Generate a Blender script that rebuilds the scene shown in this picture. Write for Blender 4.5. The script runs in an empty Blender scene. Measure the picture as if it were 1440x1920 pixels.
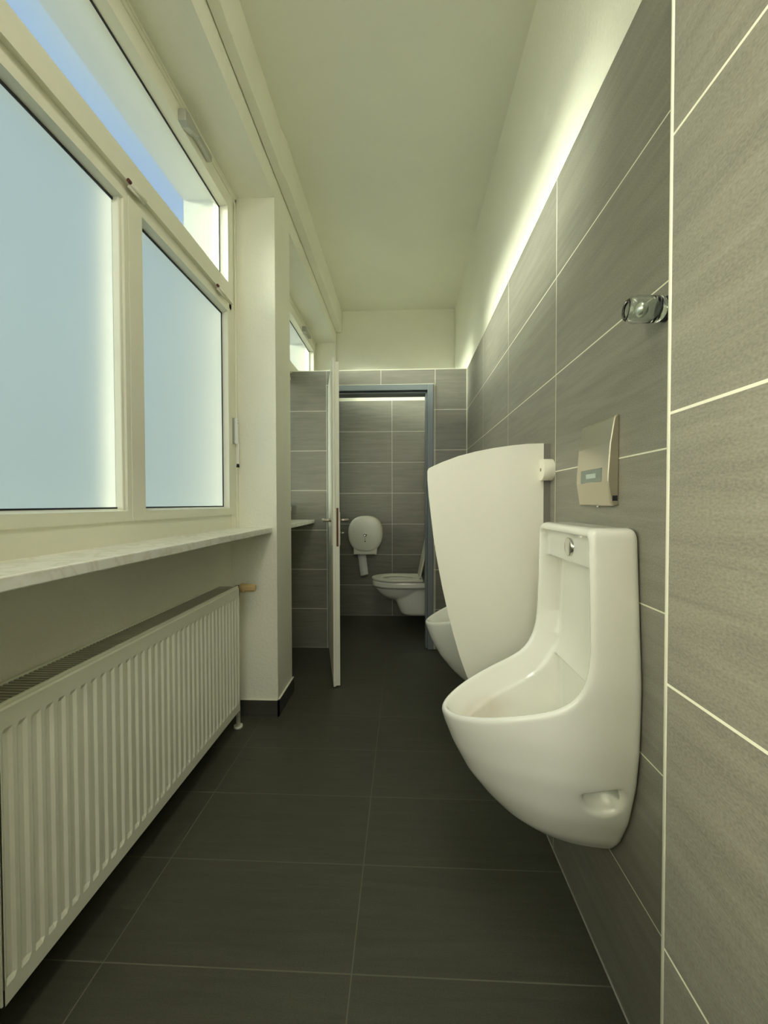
import bpy, bmesh, math, random
import numpy as np
from mathutils import Vector, Matrix
C = bpy.context.scene.collection
S = bpy.context.scene
random.seed(4)

# ------------------------------------------------------------------ camera
F_PX, YAW, PIT, ROL, CAM_H = 793.8, .0451, -.0205, -.0023, 1.1019
def _dir(u, w):
    cr, sr = math.cos(ROL), math.sin(ROL)
    xc = u*cr - w*sr; zz = u*sr + w*cr
    cp, sp = math.cos(PIT), math.sin(PIT)
    yf = cp - zz*sp; Z = sp + zz*cp
    cy, sy = math.cos(YAW), math.sin(YAW)
    return Vector((xc*cy - yf*sy, xc*sy + yf*cy, Z))
cam = bpy.data.cameras.new('camera'); co = bpy.data.objects.new('camera', cam); C.objects.link(co)
cam.sensor_fit = 'VERTICAL'; cam.sensor_height = 24; cam.lens = 24*F_PX/1920
cam.clip_start = .02; cam.clip_end = 200
_f = _dir(0, 0); _r = _dir(1, 0) - _f; _u = _dir(0, 1) - _f
M4 = Matrix((_r, _u, -_f)).transposed().to_4x4(); M4.translation = (0, 0, CAM_H)
co.matrix_world = M4
S.camera = co

# ------------------------------------------------------------------ world, sun, exposure
S.view_settings.view_transform = 'Standard'; S.view_settings.look = 'None'
S.view_settings.gamma = 1; S.view_settings.use_curve_mapping = False
S.view_settings.exposure = 0.42
S.cycles.max_bounces = 12; S.cycles.diffuse_bounces = 7; S.cycles.glossy_bounces = 4
S.cycles.transparent_max_bounces = 12; S.cycles.transmission_bounces = 8
S.cycles.sample_clamp_indirect = 6.0
S.cycles.use_denoising = True

wd = bpy.data.worlds.new('sky'); S.world = wd; wd.use_nodes = True
nt = wd.node_tree; nt.nodes.clear()
def N(nt, t, **k):
    n = nt.nodes.new(t)
    for a, b in k.items(): setattr(n, a, b)
    return n
tc = N(nt, 'ShaderNodeTexCoord'); sx = N(nt, 'ShaderNodeSeparateXYZ')
nt.links.new(tc.outputs['Generated'], sx.inputs[0])
ns = N(nt, 'ShaderNodeTexNoise'); ns.inputs['Scale'].default_value = 3; ns.inputs['Detail'].default_value = 3
nt.links.new(tc.outputs['Generated'], ns.inputs['Vector'])
def WM(op, a, b=None, c=None):
    n = N(nt, 'ShaderNodeMath', operation=op)
    for i, v in enumerate((a, b, c)):
        if v is None: continue
        if isinstance(v, (int, float)): n.inputs[i].default_value = v
        else: nt.links.new(v, n.inputs[i])
    return n.outputs[0]
# hazy blue sky with a long soft bank of cloud high over the building
slope = WM('DIVIDE', sx.outputs['Z'], WM('MAXIMUM', WM('ABSOLUTE', sx.outputs['X']), .05))
slope = WM('ADD', slope, WM('MULTIPLY', WM('SUBTRACT', ns.outputs['Fac'], .5), .5))
rp = N(nt, 'ShaderNodeValToRGB'); rp.color_ramp.interpolation = 'EASE'
e = rp.color_ramp.elements
e[0].position = 0.0; e[0].color = (.30, .33, .30, 1)
e[1].position = 1.0; e[1].color = (.48, .54, .46, 1)
for p_, c_ in ((.30, (.46, .56, .58)), (.52, (.24, .45, .82)), (.63, (.20, .41, .88)), (.80, (.52, .60, .52))):
    k_ = e.new(p_); k_.color = (*c_, 1)
nt.links.new(WM('MULTIPLY_ADD', slope, .5, 0.0), rp.inputs['Fac'])
bg = N(nt, 'ShaderNodeBackground'); bg.inputs['Strength'].default_value = SKY = 1.15
nt.links.new(rp.outputs['Color'], bg.inputs['Color'])
wo = N(nt, 'ShaderNodeOutputWorld'); nt.links.new(bg.outputs[0], wo.inputs[0])

sun = bpy.data.lights.new('sun', 'SUN'); so = bpy.data.objects.new('sun', sun); C.objects.link(so)
sun.energy = 20; sun.angle = math.radians(15); sun.color = (1, .965, .81)
SUN_DIR = Vector((1.35, .55, -.32)).normalized()
so.rotation_euler = SUN_DIR.to_track_quat('-Z', 'Y').to_euler(); so.location = (-6, -2, 4)
# fill light added behind the camera, set in an unseen end window
al = bpy.data.lights.new('end_fill_light', 'AREA'); al.shape = 'RECTANGLE'; al.size = .80; al.size_y = 1.56
al.energy = 10; al.color = (1, .98, .92)
ao = bpy.data.objects.new('end_fill_light', al); C.objects.link(ao)
ao.location = (-.15, -1.74, 1.80); ao.rotation_euler = (math.radians(90), 0, 0)

# ------------------------------------------------------------------ materials
def mat(name, col=(.8, .8, .8), rough=.5, metal=0, spec=.5, coat=0, bump=None, alpha=None):
    m = bpy.data.materials.new(name); m.use_nodes = True
    b = m.node_tree.nodes['Principled BSDF']
    b.inputs['Base Color'].default_value = (*col, 1); b.inputs['Roughness'].default_value = rough
    b.inputs['Metallic'].default_value = metal; b.inputs['Specular IOR Level'].default_value = spec
    b.inputs['Coat Weight'].default_value = coat
    t = m.node_tree
    tcn = N(t, 'ShaderNodeTexCoord'); n = N(t, 'ShaderNodeTexNoise')
    t.links.new(tcn.outputs['Object'], n.inputs['Vector'])
    sc, st, dist = bump or (9, .02, .0005)
    n.inputs['Scale'].default_value = sc; n.inputs['Detail'].default_value = 5
    bp = N(t, 'ShaderNodeBump'); bp.inputs['Strength'].default_value = st; bp.inputs['Distance'].default_value = dist
    t.links.new(n.outputs['Fac'], bp.inputs['Height']); t.links.new(bp.outputs[0], b.inputs['Normal'])
    # faint unevenness of the colour itself
    hs = N(t, 'ShaderNodeMixRGB', blend_type='MULTIPLY'); hs.inputs['Fac'].default_value = .10
    hs.inputs['Color1'].default_value = (*col, 1)
    n2 = N(t, 'ShaderNodeTexNoise'); n2.inputs['Scale'].default_value = 2.5; n2.inputs['Detail'].default_value = 4
    t.links.new(tcn.outputs['Object'], n2.inputs['Vector'])
    t.links.new(n2.outputs['Fac'], hs.inputs['Color2']); t.links.new(hs.outputs[0], b.inputs['Base Color'])
    return m
def M(t, op, a, b=None, c=None):
    n = N(t, 'ShaderNodeMath', operation=op)
    for i, v in enumerate((a, b, c)):
        if v is None: continue
        if isinstance(v, (int, float)): n.inputs[i].default_value = v
        else: t.links.new(v, n.inputs[i])
    return n.outputs[0]

def tile_mat(name, ua, u0, us, va, v0, vs, col, grout, gw=.0032, extra_u=(), rough=.42, vlo=None, streak=1.0, spec=.5):
    """ua/va: axis index of the tile's long and short side; u0,v0 a joint's place; us,vs the tile size."""
    m = bpy.data.materials.new(name); m.use_nodes = True; t = m.node_tree
    b = t.nodes['Principled BSDF']; b.inputs['Specular IOR Level'].default_value = spec
    g = N(t, 'ShaderNodeNewGeometry'); s = N(t, 'ShaderNodeSeparateXYZ'); t.links.new(g.outputs['Position'], s.inputs[0])
    U, V = s.outputs[ua], s.outputs[va]
    def joint(A, a0, sz):
        q = M(t, 'DIVIDE', M(t, 'SUBTRACT', A, a0), sz)
        fr = M(t, 'FRACT', q); d = M(t, 'MULTIPLY', M(t, 'MINIMUM', fr, M(t, 'SUBTRACT', 1.0, fr)), sz)
        return M(t, 'LESS_THAN', d, gw/2), M(t, 'FLOOR', q)
    masks = []
    iu = 0.0
    if us: ju, iu = joint(U, u0, us); masks.append(ju)
    jv, iv = joint(V, v0, vs); masks.append(jv)
    for x in extra_u:
        masks.append(M(t, 'LESS_THAN', M(t, 'ABSOLUTE', M(t, 'SUBTRACT', U, x)), gw/2))
    mk = masks[0]
    for x in masks[1:]: mk = M(t, 'MAXIMUM', mk, x)
    # per-tile shift of the streaks
    off = N(t, 'ShaderNodeCombineXYZ')
    t.links.new(M(t, 'ADD', M(t, 'MULTIPLY', U, 2.2), M(t, 'MULTIPLY', iv, 3.7)), off.inputs[0])
    t.links.new(M(t, 'ADD', M(t, 'MULTIPLY', V, 26.0), M(t, 'MULTIPLY', iu, 5.3) if us else 0.0), off.inputs[1])
    n1 = N(t, 'ShaderNodeTexNoise'); n1.inputs['Scale'].default_value = 1.6; n1.inputs['Detail'].default_value = 7
    n1.inputs['Roughness'].default_value = .62; n1.inputs['Distortion'].default_value = .5
    t.links.new(off.outputs[0], n1.inputs['Vector'])
    n2 = N(t, 'ShaderNodeTexNoise'); n2.inputs['Scale'].default_value = 1; n2.inputs['Detail'].default_value = 4
    of2 = N(t, 'ShaderNodeCombineXYZ'); t.links.new(M(t, 'MULTIPLY', U, 260), of2.inputs[0]); t.links.new(M(t, 'MULTIPLY', V, 430), of2.inputs[1])
    t.links.new(of2.outputs[0], n2.inputs['Vector'])
    n3 = N(t, 'ShaderNodeTexNoise'); n3.inputs['Scale'].default_value = 3; t.links.new(g.outputs['Position'], n3.inputs['Vector'])
    tot = M(t, 'ADD', M(t, 'ADD', M(t, 'MULTIPLY', n1.outputs['Fac'], .55*streak), M(t, 'MULTIPLY', n2.outputs['Fac'], .62)), M(t, 'MULTIPLY', n3.outputs['Fac'], .12))
    r = N(t, 'ShaderNodeMapRange'); r.inputs[1].default_value = .3; r.inputs[2].default_value = 1.0
    r.inputs[3].default_value = .45; r.inputs[4].default_value = 1.55; t.links.new(tot, r.inputs[0])
    cm = N(t, 'ShaderNodeVectorMath', operation='SCALE'); cm.inputs[0].default_value = col; t.links.new(r.outputs[0], cm.inputs['Scale'])
    mixc = N(t, 'ShaderNodeMixRGB'); mixc.inputs['Color2'].default_value = (*grout, 1)
    t.links.new(mk, mixc.inputs['Fac']); t.links.new(cm.outputs[0], mixc.inputs['Color1'])
    t.links.new(mixc.outputs[0], b.inputs['Base Color'])
    rr = M(t, 'ADD', rough, M(t, 'MULTIPLY', mk, .4)); t.links.new(rr, b.inputs['Roughness'])
    hh = M(t, 'SUBTRACT', M(t, 'ADD', M(t, 'MULTIPLY', n1.outputs['Fac'], .5), M(t, 'MULTIPLY', n2.outputs['Fac'], .35)), M(t, 'MULTIPLY', mk, 1.5))
    bp = N(t, 'ShaderNodeBump'); bp.inputs['Strength'].default_value = .45; bp.inputs['Distance'].default_value = .0014
    t.links.new(hh, bp.inputs['Height']); t.links.new(bp.outputs[0], b.inputs['Normal'])
    return m

WALL_T = (.212, .205, .170); GROUT = (.88, .88, .74)
FLOOR_T = (.070, .069, .050); FGROUT = (.15, .145, .11)
PAINT = (.90, .89, .755)
m_paint = mat('white plaster', PAINT, .85, bump=(85, .45, .006))
m_ceiling = mat('ceiling paint', (.88, .875, .74), .9, bump=(25, .15, .002))
m_floor = tile_mat('floor tiles', 0, -.122, .6, 1, .964, .3, FLOOR_T, FGROUT, rough=.44, streak=.8, spec=.5)
m_rtile = tile_mat('right wall tiles', 1, 1.35, .6, 2, 0, .3, WALL_T, GROUT, rough=.36)
m_ptile = tile_mat('pre-wall tiles', 1, .486-.6, .6, 2, 0, .3, WALL_T, GROUT, rough=.45)
m_btile = tile_mat('back wall tiles', 0, -.107, .6, 2, 0, .3, WALL_T, GROUT, rough=.36)
m_part = tile_mat('partition tiles', 0, 0, None, 2, 0, .3, WALL_T, GROUT, extra_u=(-.575, .24), rough=.36)
m_parth = tile_mat('partition head tiles', 0, 0, None, 2, 2.1, .3, WALL_T, GROUT, extra_u=(-.165,), rough=.36)
m_skirt = tile_mat('skirting tiles', 1, 2.3, .6, 2, -.1, .6, (.055, .055, .045), FGROUT, rough=.5)
m_trim = mat('tile edge profile', (.86, .86, .72), .35)
m_pvc = mat('window pvc', (.89, .88, .73), .35)
m_black = mat('black gasket', (.01, .012, .018), .6)
m_alu = mat('grey aluminium', (.46, .46, .40), .45, .3)
m_handle = mat('white lacquered metal', (.95, .96, .93), .3)
m_marble = mat('cream marble', (.80, .79, .70), .22)
m_cer = mat('white ceramic', (.92, .92, .85), .13, spec=.55, coat=.4, bump=(3, .0, .0))
m_rad = mat('radiator enamel', (.90, .90, .74), .38)
m_grille = mat('radiator grille enamel', (.42, .40, .30), .5)
m_tan = mat('tan plastic', (.60, .44, .20), .45)
m_nickel = mat('dull nickel', (.25, .23, .18), .4, .8)
m_steel = mat('brushed stainless steel', (.66, .61, .51), .33, 1)
m_chrome = mat('chrome', (.78, .78, .74), .12, 1)
m_glassdark = mat('sensor window', (.20, .25, .21), .15)
m_display = mat('sensor display', (.55, .66, .60), .3)
m_panel = mat('white screen panel', (.93, .92, .80), .30)
m_edge = mat('dark panel edge and gap shade', (.18, .17, .15), .4)
m_frame = mat('grey-blue steel door frame', (.21, .245, .26), .4)
m_door = mat('white lacquered door', (.88, .87, .74), .4)
m_lock = mat('brown lock plate', (.13, .05, .025), .5, .3)
m_plastic = mat('white plastic', (.92, .91, .78), .28)
m_paper = mat('white paper', (.85, .86, .82), .9)
m_red = mat('dark red pin', (.10, .02, .02), .5)

def marble_veins():
    t = m_marble.node_tree; b = t.nodes['Principled BSDF']
    n = N(t, 'ShaderNodeTexNoise'); n.inputs['Scale'].default_value = 7; n.inputs['Detail'].default_value = 8; n.inputs['Distortion'].default_value = 1.6
    g = N(t, 'ShaderNodeNewGeometry'); t.links.new(g.outputs['Position'], n.inputs['Vector'])
    r = N(t, 'ShaderNodeValToRGB'); el = r.color_ramp.elements
    el[0].position = .44; el[0].color = (.88, .875, .80, 1); el[1].position = .56; el[1].color = (.88, .875, .80, 1)
    k = el.new(.5); k.color = (.78, .76, .65, 1)
    t.links.new(n.outputs['Fac'], r.inputs['Fac']); t.links.new(r.outputs[0], b.inputs['Base Color'])
marble_veins()

def pane_mat(name, transp, refr, rough, col=(.93, .97, .97), rcol=(.95, .97, .93), ior=1.12):
    m = bpy.data.materials.new(name); m.use_nodes = True; t = m.node_tree; t.nodes.clear()
    o = N(t, 'ShaderNodeOutputMaterial')
    tl = N(t, 'ShaderNodeBsdfTranslucent'); tl.inputs['Color'].default_value = (*col, 1)
    tp = N(t, 'ShaderNodeBsdfTransparent'); tp.inputs['Color'].default_value = (*col, 1)
    rf = N(t, 'ShaderNodeBsdfRefraction'); rf.inputs['Color'].default_value = (*rcol, 1)
    rf.inputs['IOR'].default_value = ior; rf.inputs['Roughness'].default_value = rough
    gl = N(t, 'ShaderNodeBsdfGlossy'); gl.inputs['Roughness'].default_value = .35; gl.inputs['Color'].default_value = (.6, .6, .6, 1)
    g = N(t, 'ShaderNodeNewGeometry')
    n = N(t, 'ShaderNodeTexNoise'); n.inputs['Scale'].default_value = 260; n.inputs['Detail'].default_value = 3
    t.links.new(g.outputs['Position'], n.inputs['Vector'])
    bp = N(t, 'ShaderNodeBump'); bp.inputs['Strength'].default_value = .3; bp.inputs['Distance'].default_value = .001
    t.links.new(n.outputs['Fac'], bp.inputs['Height']); t.links.new(bp.outputs[0], tl.inputs['Normal'])
    m1 = N(t, 'ShaderNodeMixShader'); m1.inputs[0].default_value = refr
    t.links.new(tl.outputs[0], m1.inputs[1]); t.links.new(rf.outputs[0], m1.inputs[2])
    m2 = N(t, 'ShaderNodeMixShader'); m2.inputs[0].default_value = transp
    t.links.new(m1.outputs[0], m2.inputs[1]); t.links.new(tp.outputs[0], m2.inputs[2])
    m3 = N(t, 'ShaderNodeMixShader'); m3.inputs[0].default_value = .05
    t.links.new(m2.outputs[0], m3.inputs[1]); t.links.new(gl.outputs[0], m3.inputs[2])
    t.links.new(m3.outputs[0], o.inputs[0])
    return m
m_frost = pane_mat('frosted glass', 0.0, .60, .68, (.148, .198, .222), (.82, .82, .785), 1.35)
m_frost_clear = pane_mat('thin frosted glass', .30, .70, .58, (.5, .5, .46), (.94, .93, .88), 1.35)
m_frost_top = pane_mat('lightly frosted glass', .58, .97, .34, (.88, .92, .90), (.80, .86, .86), 1.35)

def glass_mat():
    m = bpy.data.materials.new('clear glass'); m.use_nodes = True
    b = m.node_tree.nodes['Principled BSDF']
    b.inputs['Transmission Weight'].default_value = 1; b.inputs['Roughness'].default_value = .02
    b.inputs['IOR'].default_value = 1.5; b.inputs['Base Color'].default_value = (.93, .98, .95, 1)
    return m
m_glass = glass_mat()

# ------------------------------------------------------------------ helpers
def box(bm, x0, x1, y0, y1, z0, z1):
    v = [bm.verts.new((x, y, z)) for x in (x0, x1) for y in (y0, y1) for z in (z0, z1)]
    for q in ((0, 1, 3, 2), (4, 6, 7, 5), (0, 4, 5, 1), (2, 3, 7, 6), (0, 2, 6, 4), (1, 5, 7, 3)):
        bm.faces.new([v[i] for i in q])
def cyl(bm, p0, p1, r0, r1=None, n=24, cap=True):
    r1 = r0 if r1 is None else r1
    p0, p1 = Vector(p0), Vector(p1); d = (p1-p0).normalized()
    a = d.orthogonal().normalized(); b = d.cross(a)
    A = [bm.verts.new(p0 + r0*(math.cos(t)*a + math.sin(t)*b)) for t in [2*math.pi*i/n for i in range(n)]]
    B = [bm.verts.new(p1 + r1*(math.cos(t)*a + math.sin(t)*b)) for t in [2*math.pi*i/n for i in range(n)]]
    for i in range(n):
        f = bm.faces.new((A[i], A[(i+1) % n], B[(i+1) % n], B[i])); f.smooth = True
    if cap: bm.faces.new(A[::-1]); bm.faces.new(B)
def lathe(bm, p, axis, prof, n=32):
    """prof: (distance along the axis, radius)"""
    p, d = Vector(p), Vector(axis).normalized(); a = d.orthogonal().normalized(); b = d.cross(a)
    rings = []
    for t, r in prof:
        if r < 1e-6: rings.append([bm.verts.new(p + d*t)])
        else: rings.append([bm.verts.new(p + d*t + r*(math.cos(2*math.pi*i/n)*a + math.sin(2*math.pi*i/n)*b)) for i in range(n)])
    for R0, R1 in zip(rings, rings[1:]):
        for i in range(n):
            q = [R0[i % len(R0)], R0[(i+1) % len(R0)], R1[(i+1) % len(R1)], R1[i % len(R1)]]
            q = list(dict.fromkeys(q))
            if len(q) > 2:
                f = bm.faces.new(q); f.smooth = True
def prism(bm, pts, fn, a, b, smooth=False):
    """extrude the 2-D outline pts between a and b; fn(u, v, t) gives the 3-D point"""
    A = [bm.verts.new(fn(u, v, a)) for u, v in pts]; B = [bm.verts.new(fn(u, v, b)) for u, v in pts]
    n = len(pts)
    for i in range(n):
        f = bm.faces.new((A[i], A[(i+1) % n], B[(i+1) % n], B[i])); f.smooth = smooth
    bm.faces.new(A[::-1]); bm.faces.new(B)
def wloc(o):
    v = Vector((0, 0, 0))
    while o: v += o.location; o = o.parent
    return v
def obj(name, bm, m, parent=None, bevel=0, seg=2, label=None, smooth=False):
    bmesh.ops.recalc_face_normals(bm, faces=bm.faces[:])
    me = bpy.data.meshes.new(name)
    if parent is not None: bmesh.ops.translate(bm, vec=-wloc(parent), verts=bm.verts[:])
    if smooth:
        for f in bm.faces: f.smooth = True
    bm.to_mesh(me); bm.free()
    for k in (m if isinstance(m, (list, tuple)) else [m]): me.materials.append(k)
    o = bpy.data.objects.new(name, me); C.objects.link(o); o.parent = parent
    if bevel:
        b = o.modifiers.new('bevel', 'BEVEL'); b.width = bevel; b.segments = seg; b.limit_method = 'ANGLE'; b.angle_limit = math.radians(40)
    if label: o['label'] = label
    return o
def empty(name, loc, label=None, cat=None, group=None, kind=None):
    o = bpy.data.objects.new(name, None); C.objects.link(o); o.location = loc; o.empty_display_size = .1
    if label: o['label'] = label
    if cat: o['category'] = cat
    if group: o['group'] = group
    if kind: o['kind'] = kind
    return o
def struct(name, bm, m, **k):
    o = obj(name, bm, m, **k); o['kind'] = 'structure'; return o
BM = bmesh.new

# ------------------------------------------------------------------ measures of the room (metres; X across, Y along, Z up)
XR, XRU = .476, .500            # tiled right wall, plaster above it
XL, XW, XLB = -.65, -.85, -.889 # left wall face, window plane, wall under the sill
YN, YB, H = -1.6, 4.13, 2.972
YP0, YP1 = 3.19, 3.31           # partition
PW_X, PW_Y = .293, .486         # pre-wall face and its end
N0, N1, N2 = (-1.47, .20), (.48, 2.15), (2.43, 4.10)   # window niches
ZS, ZL = .98, 2.653             # sill top, niche top

b = BM(); box(b, -1.3, .9, YN-.2, YB+.2, -.15, 0); struct('floor', b, m_floor)
b = BM(); box(b, -1.3, .9, YN-.2, YB+.2, H, H+.15); struct('ceiling', b, m_ceiling)
# left wall with its two niches
def niche_wall(name, xa, xb, m, xlow):
    b = BM(); ys = [YN] + [v for n in (N0, N1, N2) for v in n] + [YB]
    for k in range(0, len(ys), 2): box(b, xa, xb, ys[k], ys[k+1], 0, H)
    for n in (N0, N1, N2): box(b, xa, xb, n[0], n[1], ZL, H); box(b, xa, xlow, n[0], n[1], 0, ZS-.03)
    struct(name, b, m)
niche_wall('wall_left', -.93, XL, m_paint, XLB)
niche_wall('wall_left_outside', -1.12, -.93, mat('outside render', (.50, .50, .43), .9, bump=(60, .4, .003)), -.93)
# boxed-in beam under the ceiling on the left, slightly thinner past the pier
b = BM(); prism(b, [(XL+.003, YN), (-.604, YN), (-.604, 2.12), (-.594, 2.20), (-.592, YB), (XL+.003, YB)], lambda u, v, q: (u, v, q), 2.764, H)
struct('trim_ceiling_beam', b, m_paint, bevel=.003)
# right wall
b = BM(); box(b, XR, .8, YN, YB, 0, 2.1); struct('wall_right', b, m_rtile)
b = BM(); box(b, XRU, .8, YN, YB, 2.1, H); struct('wall_right_upper', b, m_paint)
b = BM(); box(b, XR-.001, XR+.006, PW_Y, YP0, 2.0985, 2.1015); struct('trim_right_wall', b, m_trim)
b = BM(); box(b, XR-.003, XR, YN, YP0, 0, .002); box(b, XR-.003, XR-.0, YP1, YB, 0, .002); struct('trim_floor_joint', b, mat('joint sealant', (.42, .42, .36), .6))
# nearer pre-wall with its bright corner profile
b = BM(); box(b, PW_X, XR, YN, PW_Y, 0, H); struct('wall_right_near', b, m_ptile)
b = BM(); cyl(b, (PW_X+.003, PW_Y-.003, 0), (PW_X+.003, PW_Y-.003, H), .0042, n=16); struct('trim_corner_profile', b, m_trim)
# back wall and near wall
b = BM(); box(b, -1.12, .8, YB, YB+.2, 0, 2.1); struct('wall_back', b, m_btile)
b = BM(); box(b, -1.12, .8, YB+.01, YB+.2, 2.1, H); struct('wall_back_upper', b, m_paint)
b = BM(); box(b, -1.12, .8, YN-.15, YN, 0, 1.0); box(b, -1.12, .8, YN-.15, YN, 2.6, H)
box(b, -1.12, -.57, YN-.15, YN, 1.0, 2.6); box(b, .27, .8, YN-.15, YN, 1.0, 2.6); struct('wall_near', b, m_paint)
w3 = empty('fill_window_end', (-.15, YN-.1, 1.0), kind='structure')  # unseen end window, added to hold the fill light
b = BM()
for x0, x1, z0, z1 in ((-.57, -.53, 1, 2.6), (.23, .27, 1, 2.6), (-.53, .23, 1, 1.04), (-.53, .23, 2.56, 2.6), (-.17, -.13, 1.04, 2.56)): box(b, x0, x1, YN-.12, YN-.05, z0, z1)
obj('window_frame', b, m_pvc, w3)
# cistern pre-wall behind the toilet
b = BM(); box(b, .27, XR, YP1, YB, 0, 1.2); struct('wall_cistern', b, m_rtile)
# tiled partition with the cubicle's door opening
DX0, DX1, DZ = -.575, .229, 1.990
b = BM(); box(b, XW-.01, DX0, YP0, YP1, 0, 2.1); box(b, DX1, XR, YP0, YP1, 0, 2.1); struct('wall_partition', b, m_part)
b = BM(); box(b, DX0, DX1, YP0, YP1, DZ, 2.1); struct('wall_partition_head', b, m_parth)
b = BM(); box(b, XW-.005, XR, YP0-.002, YP1+.002, 2.0985, 2.104); struct('trim_partition', b, m_trim)
b = BM(); box(b, XR-.004, XR, YP0-.004, YP0, 0, 2.1); struct('trim_partition_corner', b, m_trim)
b = BM(); box(b, DX0-.004, DX0, YP0-.003, YP0, 0, DZ+.004); box(b, DX1, DX1+.004, YP0-.003, YP0, 0, DZ+.004)
box(b, DX0, DX1, YP0-.003, YP0, DZ, DZ+.004); struct('trim_door_opening', b, m_trim)
# unseen ceiling luminaire added as fill light above and behind the camera
LX, LY0, LY1 = .06, -1.05, .45
cl_ = empty('ceiling_fill_lamp', (LX, (LY0+LY1)/2, H), 'unseen opal fill lamp added above the near end of the room', 'lamp')
m_opal = bpy.data.materials.new('lit opal diffuser'); m_opal.use_nodes = True
_b = m_opal.node_tree.nodes['Principled BSDF']; _b.inputs['Emission Color'].default_value = (1, .98, .88, 1); _b.inputs['Emission Strength'].default_value = LAMP = 8.0
b = BM(); box(b, LX-.17, LX+.17, LY0-.02, LY1+.02, H-.018, H); obj('housing', b, m_plastic, cl_, bevel=.004)
b = BM(); box(b, LX-.15, LX+.15, LY0, LY1, H-.075, H-.018); obj('diffuser', b, m_opal, cl_)
# skirting on the pier
b = BM(); box(b, XLB, XL+.009, N1[1]-.009, N1[1], 0, .083); box(b, XL, XL+.009, N1[1]-.009, N2[0]+.009, 0, .083)
box(b, XLB, XL+.009, N2[0], N2[0]+.009, 0, .083)
struct('baseboard_left', b, m_skirt)
b = BM(); box(b, XLB, XL+.009, N1[1]-.009, N1[1], .083, .086); box(b, XL, XL+.009, N1[1]-.009, N2[0]+.009, .083, .086)
struct('trim_baseboard', b, m_trim)
b = BM(); box(b, XLB, XLB+.009, N1[0], N1[1], 0, .083); struct('baseboard_niche', b, m_skirt)
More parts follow.
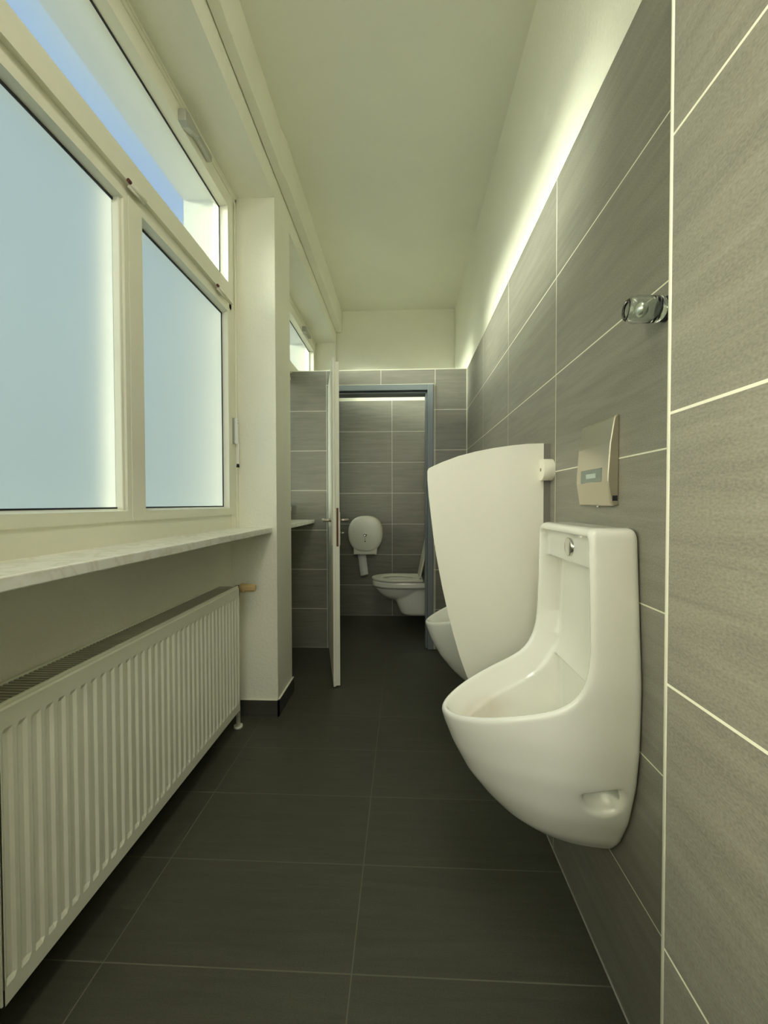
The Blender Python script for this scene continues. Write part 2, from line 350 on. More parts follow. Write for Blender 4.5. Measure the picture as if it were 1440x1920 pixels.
# ------------------------------------------------------------------ windows
def rectframe(bm, xb, xf, y0, y1, z0, z1, l, r, bt, tp):
    """frame in the Y-Z plane: outer rectangle and the widths of its four members"""
    box(bm, xb, xf, y0, y0+l, z0, z1); box(bm, xb, xf, y1-r, y1, z0, z1)
    box(bm, xb, xf, y0+l, y1-r, z0, z0+bt); box(bm, xb, xf, y0+l, y1-r, z1-tp, z1)
def window(name, n, dy, sill_y1, lever=True, low=None, top=None):
    low = low or m_frost; top = top or m_frost_top
    r = empty(name, (XW, (n[0]+n[1])/2, ZS), kind='structure')
    f = BM()
    rectframe(f, -.93, -.855, n[0], n[1], ZS-.03, ZL, .062, .080, .103, .060)
    box(f, -.93, -.855, n[0]+.05, n[1]-.05, 2.048, 2.094)      # transom bar
    box(f, -.93, -.857, 1.26+dy, 1.32+dy, ZS, 2.06)            # mullion
    box(f, -.855, -.846, n[0], n[1], 2.622, ZL-.006)           # stepped head profile
    box(f, -.855, -.842, n[0], n[1], 2.640, ZL)
    box(f, -.855, -.846, n[1]-.018, n[1], ZS, ZL)
    obj('window_frame', f, m_pvc, r, bevel=.0025)
    def sash(y0, y1, z0, z1, l, rr, bt, tp, xf, pm, nm='sash'):
        a = BM(); rectframe(a, -.90, xf, y0, y1, z0, z1, l, rr, bt, tp)
        iy0, iy1, iz0, iz1 = y0+l, y1-rr, z0+bt, z1-tp
        # sloping glazing bead
        o_, i_ = [(iy0, iz0), (iy1, iz0), (iy1, iz1), (iy0, iz1)], [(iy0+.004, iz0+.008), (iy1-.004, iz0+.008), (iy1-.004, iz1-.008), (iy0+.004, iz1-.008)]
        for k in range(4):
            p, q = o_[k], o_[(k+1) % 4]; p2, q2 = i_[k], i_[(k+1) % 4]
            vs = [a.verts.new((xf-.001, *p)), a.verts.new((xf-.001, *q)), a.verts.new((-.878, *q2)), a.verts.new((-.878, *p2))]
            vs2 = [a.verts.new((-.90, *p)), a.verts.new((-.90, *q))]
            a.faces.new(vs)
        s = obj(nm, a, m_pvc, r)
        g = BM(); rectframe(g, -.8785, -.8750, iy0+.004, iy1-.004, iz0+.008, iz1-.008, .004, .006, .004, .007)
        obj('gasket', g, m_black, s)
        p = BM(); box(p, -.8815, -.8785, iy0-.005, iy1+.005, iz0-.003, iz1+.003)
        q = obj('pane', p, pm, s)
        return s
    sash(.535+dy, 1.2925+dy, 1.048, 2.058, .06, .020, .032, .022, -.850, low)
    sash(1.2945+dy, 2.078+dy, 1.048, 2.058, .066, .042, .032, .022, -.848, low)
    t = sash(.535+dy, 2.078+dy, 2.088, 2.600, .070, .056, .078, .068, -.838, top)
    # transom opener: wedge bracket and its rod cover
    y = 1.575+dy
    o = BM()
    prism(o, [(y, 2.536), (y+.025, 2.528), (y+.075, 2.545), (y+.105, 2.560), (y+.105, 2.578), (y+.03, 2.585), (y, 2.580)], lambda u, v, q: (q, u, v), -.838, -.808)
    box(o, -.838, -.815, y+.08, y+.235, 2.564, 2.590)
    obj('opener', o, m_alu, r, bevel=.003)
    for yy in (1.275+dy, 1.895+dy):
        hb = BM(); cyl(hb, (-.836, yy+.008, 2.085), (-.836, yy+.085, 2.085), .0065); cyl(hb, (-.838, yy+.005, 2.074), (-.838, yy+.08, 2.074), .004)
        hg = obj('hinge', hb, m_pvc, r)
        hp = BM(); cyl(hp, (-.834, yy-.004, 2.087), (-.834, yy+.008, 2.087), .0055); obj('hinge_pin', hp, m_red, hg)
    if lever:
        y = n[1]-.046
        a = BM(); box(a, -.855, -.842, y-.012, y+.012, 1.405, 1.530)
        box(a, -.842, -.832, y-.002, y+.014, 1.402, 1.532)
        box(a, -.840, -.830, y+.007, y+.014, 1.300, 1.405)
        g_ = BM(); box(g_, -.8545, -.8425, y-.0135, y-.0010, 1.4030, 1.5310); obj('lever_gap_shade', g_, m_alu, r)  # grey strip stands in for the shadow gap beside the plate
        lv = obj('crank_lever', a, m_handle, r, bevel=.002, label='white lever at the window edge')
        a = BM()
        for z in (1.522, 1.508): cyl(a, (-.8325, y+.005, z), (-.8312, y+.005, z), .002, n=10)
        obj('screws', a, m_black, lv)
        a = BM(); cyl(a, (-.836, y+.0105, 1.286), (-.836, y+.0105, 1.303), .008, .006, n=16); obj('lever_tip', a, m_black, lv)
    # marble sill
    a = BM(); box(a, XLB, -.672, n[0], sill_y1, .953, ZS); obj('window_sill', a, m_marble, r, bevel=.003, label='cream marble sill')
    return r
window('window_1', N1, 0, N1[1])
window('fill_window_left', N0, -1.95, N0[1], low=m_frost_clear, top=m_frost)  # unseen window added for fill light, with clearer lower panes
w2 = window('window_2', N2, 1.95, YP0, lever=False)
a = BM(); box(a, XLB, -.672, YP1, N2[1], .953, ZS); obj('window_sill', a, m_marble, w2, bevel=.003)

# ------------------------------------------------------------------ door in the partition
d1 = empty('door_1', (-.52, 3.17, 0), kind='structure')
fb = BM()
def jamb(x0, x1, sgn):
    box(fb, x0, x1, YP0-.010, YP0+.014, 0, DZ)
box(fb, DX0+.003, DX0+.050, YP0-.012, YP1+.012, 0, DZ-.003); box(fb, DX1-.046, DX1-.003, YP0-.012, YP1+.012, 0, DZ-.003)
box(fb, DX0+.05, DX1-.046, YP0-.012, YP1+.012, DZ-.045, DZ-.003)
box(fb, DX1-.060, DX1-.040, YP0+.020, YP1+.012, 0, DZ-.045); box(fb, DX0+.045, DX0+.064, YP0+.020, YP1+.012, 0, DZ-.045)
box(fb, DX0+.05, DX1-.046, YP0+.020, YP1+.012, DZ-.062, DZ-.045)
obj('door_frame', fb, m_frame, d1, bevel=.003, label='grey-blue steel frame')
gk = BM(); box(gk, DX1-.0475, DX1-.045, YP0+.012, YP0+.021, 0, DZ-.05); box(gk, DX0+.05, DX1-.046, YP0+.012, YP0+.021, DZ-.049, DZ-.045)
obj('door_seal', gk, m_black, d1)
# open leaf: hinge line (-.525, 3.175) to free edge (-.395, 2.49); built along its own axes
P0 = Vector((-.541, 3.165, 0)); P1 = Vector((-.395, 2.49, 0)); L = (P1-P0).length; dl = (P1-P0).normalized()
nl = Vector((dl.y, -dl.x, 0)); nl = nl if nl.x < 0 else -nl   # towards the window
def leaf(u, v, z):   # u along the leaf, v across (plus: window side), z up
    q = P0 + dl*u + nl*v; return (q.x, q.y, z)
def lbox(bm, u0, u1, v0, v1, z0, z1):
    v = [bm.verts.new(leaf(a, b_, c)) for a in (u0, u1) for b_ in (v0, v1) for c in (z0, z1)]
    for q in ((0, 1, 3, 2), (4, 6, 7, 5), (0, 4, 5, 1), (2, 3, 7, 6), (0, 2, 6, 4), (1, 5, 7, 3)): bm.faces.new([v[i] for i in q])
lb = BM(); lbox(lb, 0, L, .006, .021, .008, 1.962); lbox(lb, 0, L-.013, -.020, .006, .008, 1.940)
lf = obj('door_leaf', lb, m_door, d1, bevel=.002)
a = BM(); lbox(a, L-.0130, L-.0120, -.013, -.001, .845, 1.075); obj('lock_plate', a, m_lock, lf, bevel=.0004, label='brown lock plate on the edge')
for sgn in (1, -1):
    v0 = .021 if sgn > 0 else -.020
    a = BM(); lbox(a, L-.085, L-.045, *sorted((v0, v0+sgn*.007)), .850, 1.050)
    pl = obj('handle_plate', a, m_steel, lf, bevel=.002)
    a = BM(); z = 1.000
    p, q = Vector(leaf(L-.065, v0, z)), Vector(leaf(L-.065, v0+sgn*.052, z))
    cyl(a, p, q, .0095); cyl(a, q, Vector(leaf(L-.185, v0+sgn*.052, z)), .0095)
    bmesh.ops.create_uvsphere(a, u_segments=16, v_segments=8, radius=.0096, matrix=Matrix.Translation(q))
    obj('lever_handle', a, m_steel, lf)
    if sgn < 0:
        a = BM(); z = .922; cyl(a, leaf(L-.065, v0, z), leaf(L-.065, v0-.014, z), .010, .007); cyl(a, leaf(L-.065, v0-.014, z), leaf(L-.065, v0-.034, z), .006)
        obj('thumb_turn', a, m_chrome, lf)

# ------------------------------------------------------------------ radiator
RX0, RX1, RY0, RY1, RZ0, RZ1 = -.882, -.780, .775, 1.972, .105, .712
rad = empty('radiator', (-.83, 1.37, 0), 'long ribbed cream panel radiator under the marble window sill', 'radiator')
def radpanel(xf, sgn):
    bm = BM(); n = 36; pitch = (RY1-RY0)/n
    ys = [RY0]; dep = [0]
    for i in range(n):
        c = RY0 + (i+.5)*pitch
        for o_, d in ((-.0135, 0), (-.0070, 1), (.0045, 1), (.0105, 0)): ys.append(c+o_); dep.append(d)
    ys.append(RY1); dep.append(0)
    zs = [RZ0+.012, RZ0+.048, RZ0+.058, RZ1-.060, RZ1-.050, RZ1-.012]; zd = [0, 0, 1, 1, 0, 0]
    rows = []
    for z, k in zip(zs, zd): rows.append([bm.verts.new((xf - sgn*.0050*d*k, y, z)) for y, d in zip(ys, dep)])
    top = [bm.verts.new((xf - sgn*.007, y, RZ1-.004)) for y in ys]; bot = [bm.verts.new((xf - sgn*.007, y, RZ0+.003)) for y in ys]
    rows = [bot] + rows + [top]
    for A, B in zip(rows, rows[1:]):
        for i in range(len(ys)-1): bm.faces.new((A[i], A[i+1], B[i+1], B[i]))
    return bm
obj('front_panel', radpanel(RX1, 1), m_rad, rad); obj('back_panel', radpanel(RX0, -1), m_rad, rad)
for y0, y1 in ((RY0-.003, RY0+.001), (RY1-.001, RY1+.003)):
    b = BM(); box(b, RX0+.002, RX1-.004, y0, y1, RZ0+.012, RZ1-.002); obj('side_cover', b, m_rad, rad, bevel=.001)
b = BM()
for x0, x1 in ((RX1-.012, RX1-.003), (RX0+.003, RX0+.010)): box(b, x0, x1, RY0, RY1, RZ1-.008, RZ1)
obj('top_rail', b, m_rad, rad, bevel=.002)
b = BM(); y = RY0+.012
while y < RY1-.02:
    box(b, RX0+.010, RX1-.012, y, y+.0058, RZ1-.007, RZ1-.0035); y += .0128
box(b, RX0+.010, RX1-.012, RY1-.05, RY1, RZ1-.0075, RZ1-.004)
for x in (-.858, -.832, -.806): box(b, x-.001, x+.001, RY0, RY1, RZ1-.012, RZ1-.007)
obj('top_grille', b, m_grille, rad)
b = BM(); y = RY0+.02
while y < RY1-.02:
    box(b, RX0+.022, RX1-.022, y, y+.001, RZ0+.02, RZ1-.05); y += .0166
obj('convector_fins', b, m_rad, rad)
for y in (RY0+.15, RY1-.15):
    for z in (RZ1-.10, RZ0+.05):
        b = BM(); box(b, XLB, RX0-.002, y-.02, y+.02, z, z+.04); obj('wall_bracket', b, m_rad, rad)
b = BM(); cyl(b, (-.812, 2.028, .01), (-.812, 2.028, .665), .0105); cyl(b, (-.812, 2.028, 0), (-.812, 2.028, .012), .021)
obj('pipe', b, m_rad, rad, label='white supply pipe')
VY, VZ = 2.028, .690
b = BM(); cyl(b, (-.812, RY1, VZ-.01), (-.812, VY, VZ-.01), .011); lathe(b, (-.812, VY, VZ-.05), (0, 0, 1), [(0, 0), (0, .011), (.03, .014), (.055, .014), (.062, .008), (.062, 0)])
lathe(b, (-.812, VY, VZ), (1, 0, 0), [(-.01, 0), (-.01, .012), (.008, .014), (.018, .018), (.018, 0)], 12)
vb = obj('valve_body', b, m_nickel, rad)
b = BM(); n = 48; ax = Vector((1, 0, 0)); base = Vector((-.797, VY, VZ))
prof = [(0, .017), (.004, .022), (.014, .0235), (.020, .0245), (.023, .0245), (.024, .0200), (.026, .0195), (.066, .0190), (.074, .0170), (.078, .012), (.078, 0)]
rings = []
for t_, r_ in prof:
    if r_ == 0: rings.append([b.verts.new(base + ax*t_)]); continue
    rings.append([b.verts.new(base + ax*t_ + Vector((0, math.cos(q), math.sin(q)))*(r_ - (.0012 if .025 < t_ < .07 and i % 4 < 2 else 0))) for i, q in enumerate([2*math.pi*i/n for i in range(n)])])
for A, B in zip(rings, rings[1:]):
    for i in range(n):
        q = list(dict.fromkeys([A[i % len(A)], A[(i+1) % len(A)], B[(i+1) % len(B)], B[i % len(B)]]))
        if len(q) > 2: b.faces.new(q)
b.faces.new(rings[0])
obj('thermostat_head', b, m_tan, rad, label='tan ribbed thermostat knob')

# ------------------------------------------------------------------ smooth ceramic bodies from signed distance fields
def norm_field(G, h):
    g = np.gradient(G, h); return G/np.maximum(np.sqrt(g[0]**2+g[1]**2+g[2]**2), 1e-3)
def smax(a, b_, k):
    d = np.maximum(k - np.abs(a-b_), 0)/k; return np.maximum(a, b_) + d*d*k*.25
def smin(a, b_, k): return -smax(-a, -b_, k)
def nets(F, lo, h):
    """surface nets: quads round every grid edge that changes sign"""
    s = F < 0; nx, ny, nz = F.shape
    acc = np.zeros((nx-1, ny-1, nz-1, 3)); cnt = np.zeros((nx-1, ny-1, nz-1))
    I = np.stack(np.meshgrid(np.arange(nx-1), np.arange(ny-1), np.arange(nz-1), indexing='ij'), -1).astype(float)
    def sl(o): return F[o[0]:nx-1+o[0], o[1]:ny-1+o[1], o[2]:nz-1+o[2]]
    for ax in range(3):
        oth = [i for i in range(3) if i != ax]
        for p in (0, 1):
            for q in (0, 1):
                o = [0, 0, 0]; o[oth[0]] = p; o[oth[1]] = q; o2 = o[:]; o2[ax] = 1
                a_, c_ = sl(o), sl(o2); cr = (a_ < 0) != (c_ < 0)
                t = np.where(cr, a_/np.where(cr, a_-c_, 1), 0)
                pt = np.zeros(acc.shape); pt[..., oth[0]] = p; pt[..., oth[1]] = q; pt[..., ax] = t
                acc += np.where(cr[..., None], pt + I, 0); cnt += cr
    act = cnt > 0; idx = -np.ones(act.shape, int); idx[act] = np.arange(act.sum())
    V = (acc[act]/cnt[act][:, None])*h + np.array(lo)
    Q = []
    for ax in range(3):
        a, c = [i for i in range(3) if i != ax]
        s0 = [slice(1, -1)]*3; s0[ax] = slice(0, -1); s1 = [slice(1, -1)]*3; s1[ax] = slice(1, None)
        cr = s[tuple(s0)] != s[tuple(s1)]
        ii = np.argwhere(cr); 
        if not len(ii): continue
        sg = s[tuple(s0)][tuple(ii.T)]
        base = ii + 1; base[:, ax] = ii[:, ax]
        def at(da, dc):
            k = base.copy(); k[:, a] -= da; k[:, c] -= dc; return idx[tuple(k.T)]
        q = np.stack([at(1, 1), at(0, 1), at(0, 0), at(1, 0)], 1)
        flip = sg if ax != 1 else ~sg
        q[~flip] = q[~flip][:, ::-1]; Q.append(q)
    return V, np.concatenate(Q)
def sdf_obj(name, F, lo, h, m, parent, xf):
    V, Q = nets(F, lo, h); V = xf(V)
    w = wloc(parent); V = V - np.array(w)
    me = bpy.data.meshes.new(name); me.from_pydata(V.tolist(), [], Q.tolist()); me.validate()
    bm = bmesh.new(); bm.from_mesh(me); bmesh.ops.recalc_face_normals(bm, faces=bm.faces[:]); bm.to_mesh(me); bm.free()
    me.polygons.foreach_set('use_smooth', [True]*len(me.polygons)); me.materials.append(m)
    o = bpy.data.objects.new(name, me); C.objects.link(o); o.parent = parent
    return o

# ------------------------------------------------------------------ urinals
UY = 1.037
def urinal_field(h):
    lo = (-.012, -.215, .275)
    s = np.arange(lo[0], .415, h)[:, None, None]; y = np.arange(lo[1], .216, h)[None, :, None]; z = np.arange(lo[2], 1.066, h)[None, None, :]
    wz = np.interp(z, [.28, .30, .32, .36, .43, .52, .60, .73, .88, 1.05, 1.1], [.02, .045, .078, .112, .147, .173, .184, .189, .178, .166, .164])
    fz = np.interp(z, [.28, .30, .33, .358, .40, .455, .52, .58, .62, .70, 1.1], [.07, .13, .185, .228, .272, .318, .354, .378, .388, .395, .40])
    k = np.ones(9)/9
    wz = np.apply_along_axis(lambda a: np.convolve(np.pad(a, 4, 'edge'), k, 'valid'), 2, wz)
    fz = np.apply_along_axis(lambda a: np.convolve(np.pad(a, 4, 'edge'), k, 'valid'), 2, fz)
    G = (np.abs(y)/wz)**1.75 + (np.maximum(s, 0)/fz)**2.1 - 1
    G = norm_field(G, h)
    # cut surface: polyline in (s, z)
    pl = [(.60, .560), (.381, .603), (.306, .628), (.226, .655), (.176, .672), (.140, .692), (.116, .722), (.103, .765), (.099, .82), (.098, 1.3)]
    # round the polyline
    for _ in range(3):
        q = [pl[0]]
        for p0, p1 in zip(pl, pl[1:]): q += [(.75*p0[0]+.25*p1[0], .75*p0[1]+.25*p1[1]), (.25*p0[0]+.75*p1[0], .25*p0[1]+.75*p1[1])]
        pl = q + [pl[-1]]
    S2, Z2 = s[:, 0, :] + 0*z[0], z[0] + 0*s[:, 0, :]
    D = np.full(S2.shape, 9.)
    for (a0, b0), (a1, b1) in zip(pl, pl[1:]):
        ex, ez = a1-a0, b1-b0; tt = np.clip(((S2-a0)*ex + (Z2-b0)*ez)/(ex*ex+ez*ez), 0, 1)
        D = np.minimum(D, np.hypot(S2-a0-tt*ex, Z2-b0-tt*ez))
    zc = np.array([p[1] for p in pl]); sc = np.array([p[0] for p in pl])
    scut = np.interp(Z2, zc, sc); Cf = np.where(S2 > scut, D, -D)[:, None, :]
    F = smax(G, Cf, .014)
    F = smax(F, z-1.050-.06*np.maximum(.06-s, -1)*0, .022); F = smax(F, .290-z, .03); F = smax(F, .0005-s, .018)
    # recess behind the rim, shallower round the flush button at the top
    back = np.interp(z, [.950, .960], [.030, .074])
    dpt = np.maximum(-Cf, 0)
    K1 = smax(smax(G+.013+.36*np.minimum(dpt, .09)*np.clip((.80-z)/.06, 0, 1), back-s, .012), z-1.030, .016)
    K1 = smax(K1, -Cf-.066, .010)
    K2 = smax(smax(smax(G+.043, .045-s, .03), .395-z, .05), z-.69, .01)
    K = smin(K1, K2, .003)
    F = smax(F, -K, .009)
    # siphon pocket low on both flanks
    for sg in (-1,):
        yy = y - sg*.150
        e = np.sqrt(((s-.066)/.042)**2 + ((y-sg*.172)/.050)**2 + ((z-.490)/.040)**2) - 1
        P_ = norm_field(e + 0*F, h); P_ = smax(P_, (z-.514 + .30*(s-.05))*.958, .006)
        e2 = np.maximum(np.abs(s-.056)/.016, np.abs(z-.500)/.012) + 0*y - 1
        P2 = np.maximum(np.maximum(s-.058, np.abs(z-.498)-.014) + 0*F, np.abs(y-sg*.120)-.026)
        F = smax(F, -P_, .010); F = smax(F, -P2, .004)
    return F, lo
HU = .0032
Fu, lou = urinal_field(HU)
u1 = empty('urinal', (XR, UY, .67), 'white ceramic urinal with chrome button, nearest the camera, under the steel sensor plate', 'urinal', 'wall urinals')
def stain_mat():
    t = m_cer.node_tree
    m = m_cer.copy(); m.name = 'white ceramic with scale'; t = m.node_tree; b = t.nodes['Principled BSDF']
    tcn = N(t, 'ShaderNodeTexCoord'); s = N(t, 'ShaderNodeSeparateXYZ'); t.links.new(tcn.outputs['Object'], s.inputs[0])
    # limescale film low inside the bowl: object space, x to the room is negative
    n = N(t, 'ShaderNodeTexNoise'); n.inputs['Scale'].default_value = 18; n.inputs['Detail'].default_value = 5; t.links.new(tcn.outputs['Object'], n.inputs['Vector'])
    dx = M(t, 'DIVIDE', M(t, 'ADD', s.outputs[0], .19), .15); dy = M(t, 'DIVIDE', s.outputs[1], .115); dz = M(t, 'DIVIDE', M(t, 'ADD', s.outputs[2], .10), .085)
    rr = M(t, 'SQRT', M(t, 'ADD', M(t, 'ADD', M(t, 'MULTIPLY', dx, dx), M(t, 'MULTIPLY', dy, dy)), M(t, 'MULTIPLY', dz, dz)))
    sm_ = N(t, 'ShaderNodeMapRange', interpolation_type='SMOOTHSTEP'); sm_.inputs[1].default_value = 1.1; sm_.inputs[2].default_value = .7; t.links.new(rr, sm_.inputs[0])
    inside = M(t, 'MULTIPLY', sm_.outputs[0], M(t, 'MULTIPLY_ADD', n.outputs['Fac'], .7, .12))
    sp = M(t, 'GREATER_THAN', n.outputs['Fac'], .72)
    mx = N(t, 'ShaderNodeMixRGB'); mx.inputs['Color1'].default_value = (.92, .92, .85, 1); mx.inputs['Color2'].default_value = (.66, .50, .36, 1)
    t.links.new(inside, mx.inputs['Fac']); t.links.new(mx.outputs[0], b.inputs['Base Color'])
    return m
m_cer_u = stain_mat()
sdf_obj('bowl', Fu, lou, HU, m_cer_u, u1, lambda V: np.stack([XR - V[:, 0], UY + V[:, 1], V[:, 2]], 1))
b = BM(); lathe(b, (XR-.068, UY, .996), (-1, 0, 0), [(0, .0225), (.011, .0225), (.0125, .0205), (.0125, .0200), (.0130, .0190), (.0130, 0)], 40)
obj('flush_button', b, m_chrome, u1, label='round chrome spreader button')
def copy_tree(o, parent=None):
    c = o.copy(); C.objects.link(c); c.parent = parent
    for ch in [k for k in C.objects if k.parent == o]: copy_tree(ch, c)
    return c
u2 = copy_tree(u1); u2.location = (XR, 1.800, .67)
u2['label'] = 'white ceramic urinal half hidden behind the white privacy screen'

# ------------------------------------------------------------------ sensor flush plate above the near urinal
SY0, SY1 = .958, 1.128
sp = empty('flush_sensor_plate', (XR, 1.03, 1.1), 'brushed steel flush plate with a small sensor window above the near urinal', 'flush plate')
b = BM(); prof = [(0, 1.098), (.014, 1.094), (.018, 1.098), (.0270, 1.150), (.0265, 1.170), (.0215, 1.235), (.012, 1.290), (.009, 1.296), (0, 1.298)]
nseg = 12; rows = []
for i in range(nseg+1):
    f_ = i/nseg; y_ = SY0 + (SY1-SY0)*f_; bow = 1 - .10*(2*f_-1)**2
    rows.append([b.verts.new((XR - d_*bow, y_, z_)) for d_, z_ in prof])
for A, B in zip(rows, rows[1:]):
    for i in range(len(prof)): 
        f = b.faces.new((A[i], A[(i+1) % len(prof)], B[(i+1) % len(prof)], B[i]))
b.faces.new(rows[0]); b.faces.new(rows[-1][::-1])
obj('cover', b, m_steel, sp, bevel=.003, seg=3)
def onplate(y_, z_):  # depth of the lower front facet
    return .0335 - (z_-1.150)*.02
b = BM(); prism(b, [(XR-.0272, 1.1495), (XR-.0268, 1.182), (XR-.020, 1.182), (XR-.020, 1.1495)], lambda u, v, q: (u, q, v), .985, 1.095)
sw = obj('sensor_window', b, m_glassdark, sp, bevel=.002, label='dark rectangular sensor window')
b = BM(); box(b, XR-.0277, XR-.0265, 1.010, 1.062, 1.160, 1.171); obj('sensor_display', b, m_display, sw, label='pale display strip')
b = BM(); box(b, XR-.014, XR-.003, SY0-.0006, SY0+.004, 1.106, 1.118); obj('release_slot', b, m_black, sp)
b = BM(); cyl(b, (XR-.012, 1.03, 1.096), (XR-.012, 1.03, 1.0915), .004, n=12); obj('locking_screw', b, m_chrome, sp)

# ------------------------------------------------------------------ privacy screen
SCY = 1.393
def unproj(x, y, Y):
    d = _dir((x-720)/F_PX, (960-y)/F_PX); k = Y/d.y; return (d.x*k, CAM_H + d.z*k)
sc = empty('privacy_screen', (XR, SCY, .9), 'white curved privacy screen fixed to the wall between the two urinals', 'screen', )
raw = [(1020, 831), (990, 832), (960, 835), (925, 840), (890, 847), (860, 855), (830, 866), (812, 874), (804, 878), (801.5, 883), (801.5, 900), (804, 930), (808, 965), (813, 1010), (820, 1052), (829, 1100), (839, 1145), (850, 1190), (862, 1232), (876, 1270)]
pts = [unproj(x, y, SCY) for x, y in raw]
pts += [(.262, .452), (.30, .415), (.35, .400), (pts[0][0], .395)]
b = BM(); prism(b, pts, lambda u, v, q: (u, q, v), SCY, SCY+.009)
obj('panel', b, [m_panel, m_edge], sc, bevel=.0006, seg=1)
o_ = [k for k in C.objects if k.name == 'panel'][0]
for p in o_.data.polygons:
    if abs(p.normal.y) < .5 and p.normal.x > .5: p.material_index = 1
for zz in (1.208, .52):
    b = BM(); cyl(b, (XR, SCY-.012, zz), (XR-.035, SCY-.012, zz), .0345, n=64)
    cl = obj('wall_clamp', b, m_plastic, sc, bevel=.0015, label='round white clamp')
    b = BM(); lathe(b, (XR-.0351, SCY-.012, zz), (-1, 0, 0), [(0, .006), (.001, .005), (.001, .002), (0, 0)], 12); obj('clamp_screw', b, m_nickel, cl)
b = BM(); box(b, pts[0][0], XR, SCY+.0005, SCY+.0085, pts[-1][1], pts[0][1]-.002); obj('gap_shade_strip', b, m_edge, sc, label='dark strip for the shaded gap to the wall')  # dark strip stands for the shade in the gap between panel and wall

# ------------------------------------------------------------------ clear glass piece on the tiled wall
gl = empty('glass_knob', (XR, .795, 1.452), 'small clear glass cylinder sticking out of the tiled wall beside the bright corner strip', 'glass ornament')
b = BM(); ex = (-1, .05, .02)
R = .0235
lathe(b, (XR-.004, .795, 1.452), ex, [(0, 0), (0, .014), (.003, .019), (.010, .0235), (.030, R), (.050, .0240), (.060, .0215), (.066, .017), (.0665, .014), (.062, .0125), (.058, .016), (.052, .0185), (.030, .0195), (.016, .0180), (.010, .012), (.009, 0)], 40)
obj('glass_body', b, m_glass, gl)
b = BM(); lathe(b, (XR-.036, .795, 1.452), ex, [(.0, 0), (0, .009), (.005, .0135), (.012, .0135), (.017, .008), (.017, 0)], 7); obj('mirrored_core', b, mat('polished metal', (.95, .95, .92), .25, .9), gl, label='faceted bright core')
b = BM(); lathe(b, (XR, .795, 1.452), (-1, 0, 0), [(0, 0), (0, .022), (.003, .022), (.0038, .020), (.0038, 0)], 32); obj('mounting_ring', b, m_black, gl, label='dark mounting ring')

# ------------------------------------------------------------------ toilet in the cubicle
TB, TY = .27, 3.715
TZ = .012
to = empty('toilet', (TB, TY, 0.12), 'wall-hung white toilet with its lid up inside the open cubicle', 'toilet')
def toilet_field(h):
    lo = (-.01, -.20, .095)
    s = np.arange(lo[0], .56, h)[:, None, None]; y = np.arange(lo[1], .20, h)[None, :, None]; z = np.arange(lo[2], .45, h)[None, None, :]
    cs = .30
    fr = np.where(s > cs, ((s-cs)/.242)**2, ((cs-s)/.42)**3*.3)
    plan = fr + (np.abs(y)/.178)**2.0 - 1
    G = norm_field(plan + 0*z, h)
    rim = smax(smax(G, z-.420, .012), .372-z, .012)
    bowl = norm_field(((s-.305)/.228)**2 + (y/.160)**2 + ((z-.420)/.180)**2 + 0*s - 1, h); bowl = smax(bowl, z-.415, .01)
    frnt = np.interp(z, [.10, .125, .15, .20, .28, .42], [.255, .285, .300, .320, .352, .38])
    pw = np.interp(z, [.10, .20, .42], [.085, .105, .12])
    ped = norm_field((np.abs(y)/pw)**3 + (np.maximum(s, 0)/frnt)**5 - 1, h); ped = smax(smax(ped, .118-z, .03), z-.40, .02)
    F = smin(smin(rim, bowl, .02), ped, .012)
    cav = norm_field(((s-.315)/.175)**2 + (y/.118)**2 + ((z-.425)/.135)**2 - 1, h)
    F = smax(F, -cav, .012); F = smax(F, -s, .003)
    return F, lo
Ft, lot = toilet_field(.006)
sdf_obj('bowl', Ft, lot, .006, m_cer, to, lambda V: np.stack([TB - V[:, 0], TY + V[:, 1], V[:, 2]+TZ], 1))
def dshape(a, bw, s0, cs, n=40):
    """plan of seat/lid: distance from wall s, half width; starts at s0"""
    o = []
    for i in range(n+1):
        t_ = -math.pi/2 + math.pi*i/n; o.append((cs + a*math.cos(t_), bw*math.sin(t_)))
    o.append((s0, bw*.88)); o.insert(0, (s0, -bw*.88)); return o
b = BM(); outer = dshape(.240, .182, .105, .305); inner = [(.315+.150*math.cos(q), .105*math.sin(q)) for q in [2*math.pi*i/48 for i in range(48)]]
def ringplate(bm, z0, z1):
    lay = {}
    for z in (z0, z1):
        vo = [bm.verts.new((TB-s_, TY+y_, z)) for s_, y_ in outer]; vi = [bm.verts.new((TB-s_, TY+y_, z)) for s_, y_ in inner]
        eo = [bm.edges.new((vo[i], vo[(i+1) % len(vo)])) for i in range(len(vo))]; ei = [bm.edges.new((vi[i], vi[(i+1) % len(vi)])) for i in range(len(vi))]
        bmesh.ops.triangle_fill(bm, use_beauty=True, edges=eo+ei); lay[z] = (vo, vi)
    for k in (0, 1):
        A, B = lay[z0][k], lay[z1][k]
        for i in range(len(A)): bm.faces.new((A[i], A[(i+1) % len(A)], B[(i+1) % len(B)], B[i]))
ringplate(b, .4262+TZ, .446+TZ); obj('seat', b, m_plastic, to, bevel=.006, seg=3)
b = BM(); hs_, hz = .125, .462; ang = math.radians(78)
lid = [(s_-.105, y_) for s_, y_ in dshape(.240, .182, .105, .305)]
def lidp(u, v, q):   # u along the lid, v across, q thickness
    s_ = hs_ + u*math.cos(math.pi-ang-math.radians(0)+0) ; s_ = hs_ - .0 + u*math.cos(math.radians(102)) + q*math.sin(math.radians(102))
    return (TB - s_, TY + v, hz + u*math.sin(math.radians(102)) - q*math.cos(math.radians(102)))
prism(b, lid, lidp, 0, .014); obj('lid', b, m_plastic, to, bevel=.005, seg=3)
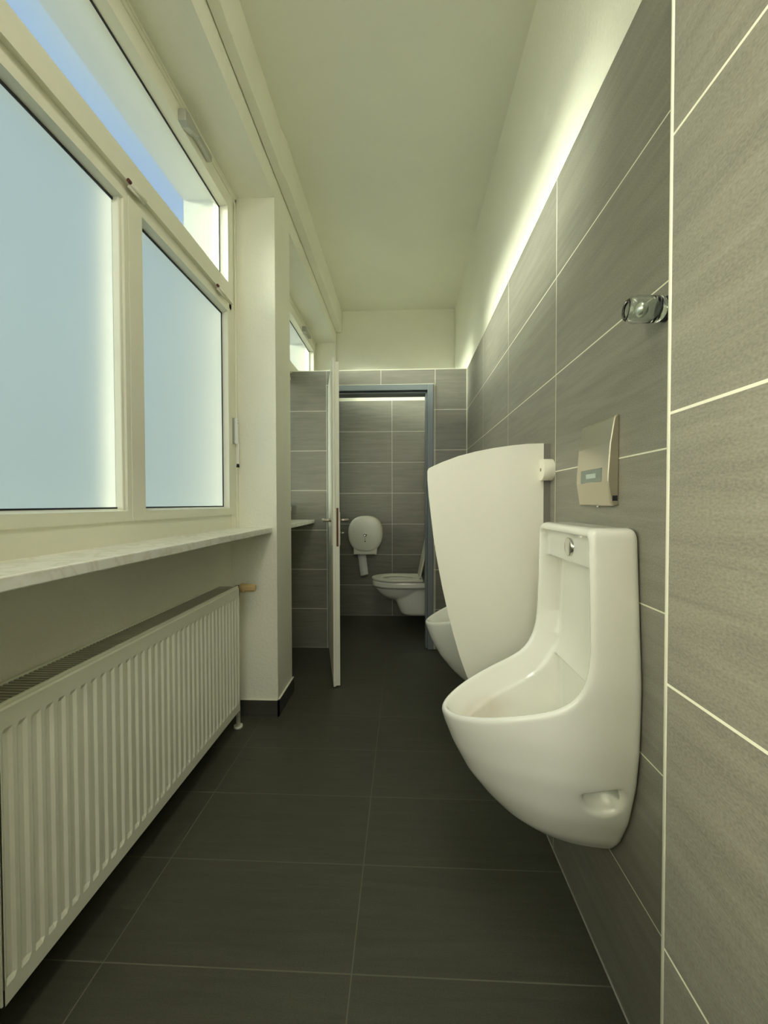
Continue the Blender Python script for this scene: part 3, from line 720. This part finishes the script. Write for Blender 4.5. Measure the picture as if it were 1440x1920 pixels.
for yy in (-.075, .075):
    b = BM(); cyl(b, (TB-.118, TY+yy-.02, .459), (TB-.118, TY+yy+.02, .459), .012); obj('seat_hinge', b, m_plastic, to)

# ------------------------------------------------------------------ jumbo toilet-paper dispenser
def back_at(x, y, Y): return unproj(x, y, Y)
DY = 4.015
cx, _ = unproj(684.5, 1000, DY); _, ztop = unproj(684, 967.5, DY); _, zbot = unproj(684, 1036, DY); xl, _ = unproj(652, 1000, DY); xr_, _ = unproj(717, 1000, DY)
dsp = empty('toilet_paper_dispenser', (cx, YB, ztop-.17), 'round white jumbo roll dispenser on the grey tiles inside the cubicle', 'dispenser')
hw, hh, cz = (xr_-xl)/2, (ztop-zbot)/2, (ztop+zbot)/2
def squ(k, n=64):
    o = []
    for i in range(n):
        t_ = 2*math.pi*i/n; c_, s_ = math.cos(t_), math.sin(t_); p_ = 2.5
        r_ = (abs(c_)**p_ + abs(s_)**p_)**(-1/p_)
        w_ = hw*(1 - .06*max(0, -s_)); o.append((cx + (w_-k)*r_*c_, cz + (hh-k)*r_*s_))
    return o
b = BM(); lay = [(0, YB-.001), (0, DY+.055), (.001, DY+.030), (.005, DY+.015), (.013, DY+.005), (.026, DY), (.06, DY-.004), (.12, DY-.006)]
rows = [[b.verts.new((x_, y_, z_)) for x_, z_ in squ(k)] for k, y_ in lay]
for A, B in zip(rows, rows[1:]):
    for i in range(len(A)): b.faces.new((A[i], A[(i+1) % len(A)], B[(i+1) % len(B)], B[i]))
b.faces.new(rows[-1]); b.faces.new(rows[0][::-1])
obj('cover', b, m_plastic, dsp, smooth=True)
b = BM(); prism(b, [(cx-hw*.68, zbot+.045), (cx-hw*.66, zbot-.020), (cx-hw*.61, zbot-.024), (cx-hw*.58, zbot-.018), (cx+hw*.55, zbot-.018), (cx+hw*.60, zbot-.024), (cx+hw*.66, zbot-.020), (cx+hw*.68, zbot+.045)], lambda u, v, q: (u, q, v), DY+.012, YB-.001)
obj('base', b, m_plastic, dsp, bevel=.003)
_, ze = unproj(684, 1003, DY)
b = BM(); prism(b, [(cx-.028, ze+.012), (cx-.012, ze+.030), (cx+.018, ze+.028), (cx+.034, ze+.008), (cx+.052, ze-.006), (cx+.030, ze-.024), (cx+.004, ze-.030), (cx-.020, ze-.014)], lambda u, v, q: (u, q, v), DY-.012, DY+.002)
em = obj('emblem', b, m_plastic, dsp, bevel=.003, label='raised irregular emblem')
b = BM(); lathe(b, (cx+.002, DY-.012, ze+.002), (0, -1, 0), [(0, .017), (.002, .016), (.002, .011), (.001, .009), (.001, 0)], 24); obj('emblem_ring', b, m_chrome, em)
b = BM()
for z0, z1 in ((ze-.042, ze-.036), (ze-.066, ze-.054)): box(b, cx-.004, cx+.005, DY-.0075, DY-.003, z0, z1)
obj('lock_slot', b, m_black, dsp, label='small black lock slot')
b = BM(); n = 14; A = []
for i in range(n+1):
    f_ = i/n; zz = zbot-.01 - f_*.215; c_ = unproj(678+5.5*f_**1.2, 1040, DY+.05)[0]; w_ = .040*(1-.08*f_)
    yy = DY+.05 + .012*math.sin(f_*3)
    A.append((b.verts.new((c_-w_, yy, zz - .010*f_)), b.verts.new((c_+w_, yy+.010*math.sin(f_*4), zz+.010*f_*f_)) ))
for p, q in zip(A, A[1:]): b.faces.new((p[0], p[1], q[1], q[0]))
o_ = obj('paper_strip', b, m_paper, dsp, smooth=True, label='hanging end of paper'); sm = o_.modifiers.new('thick', 'SOLIDIFY'); sm.thickness = .0006
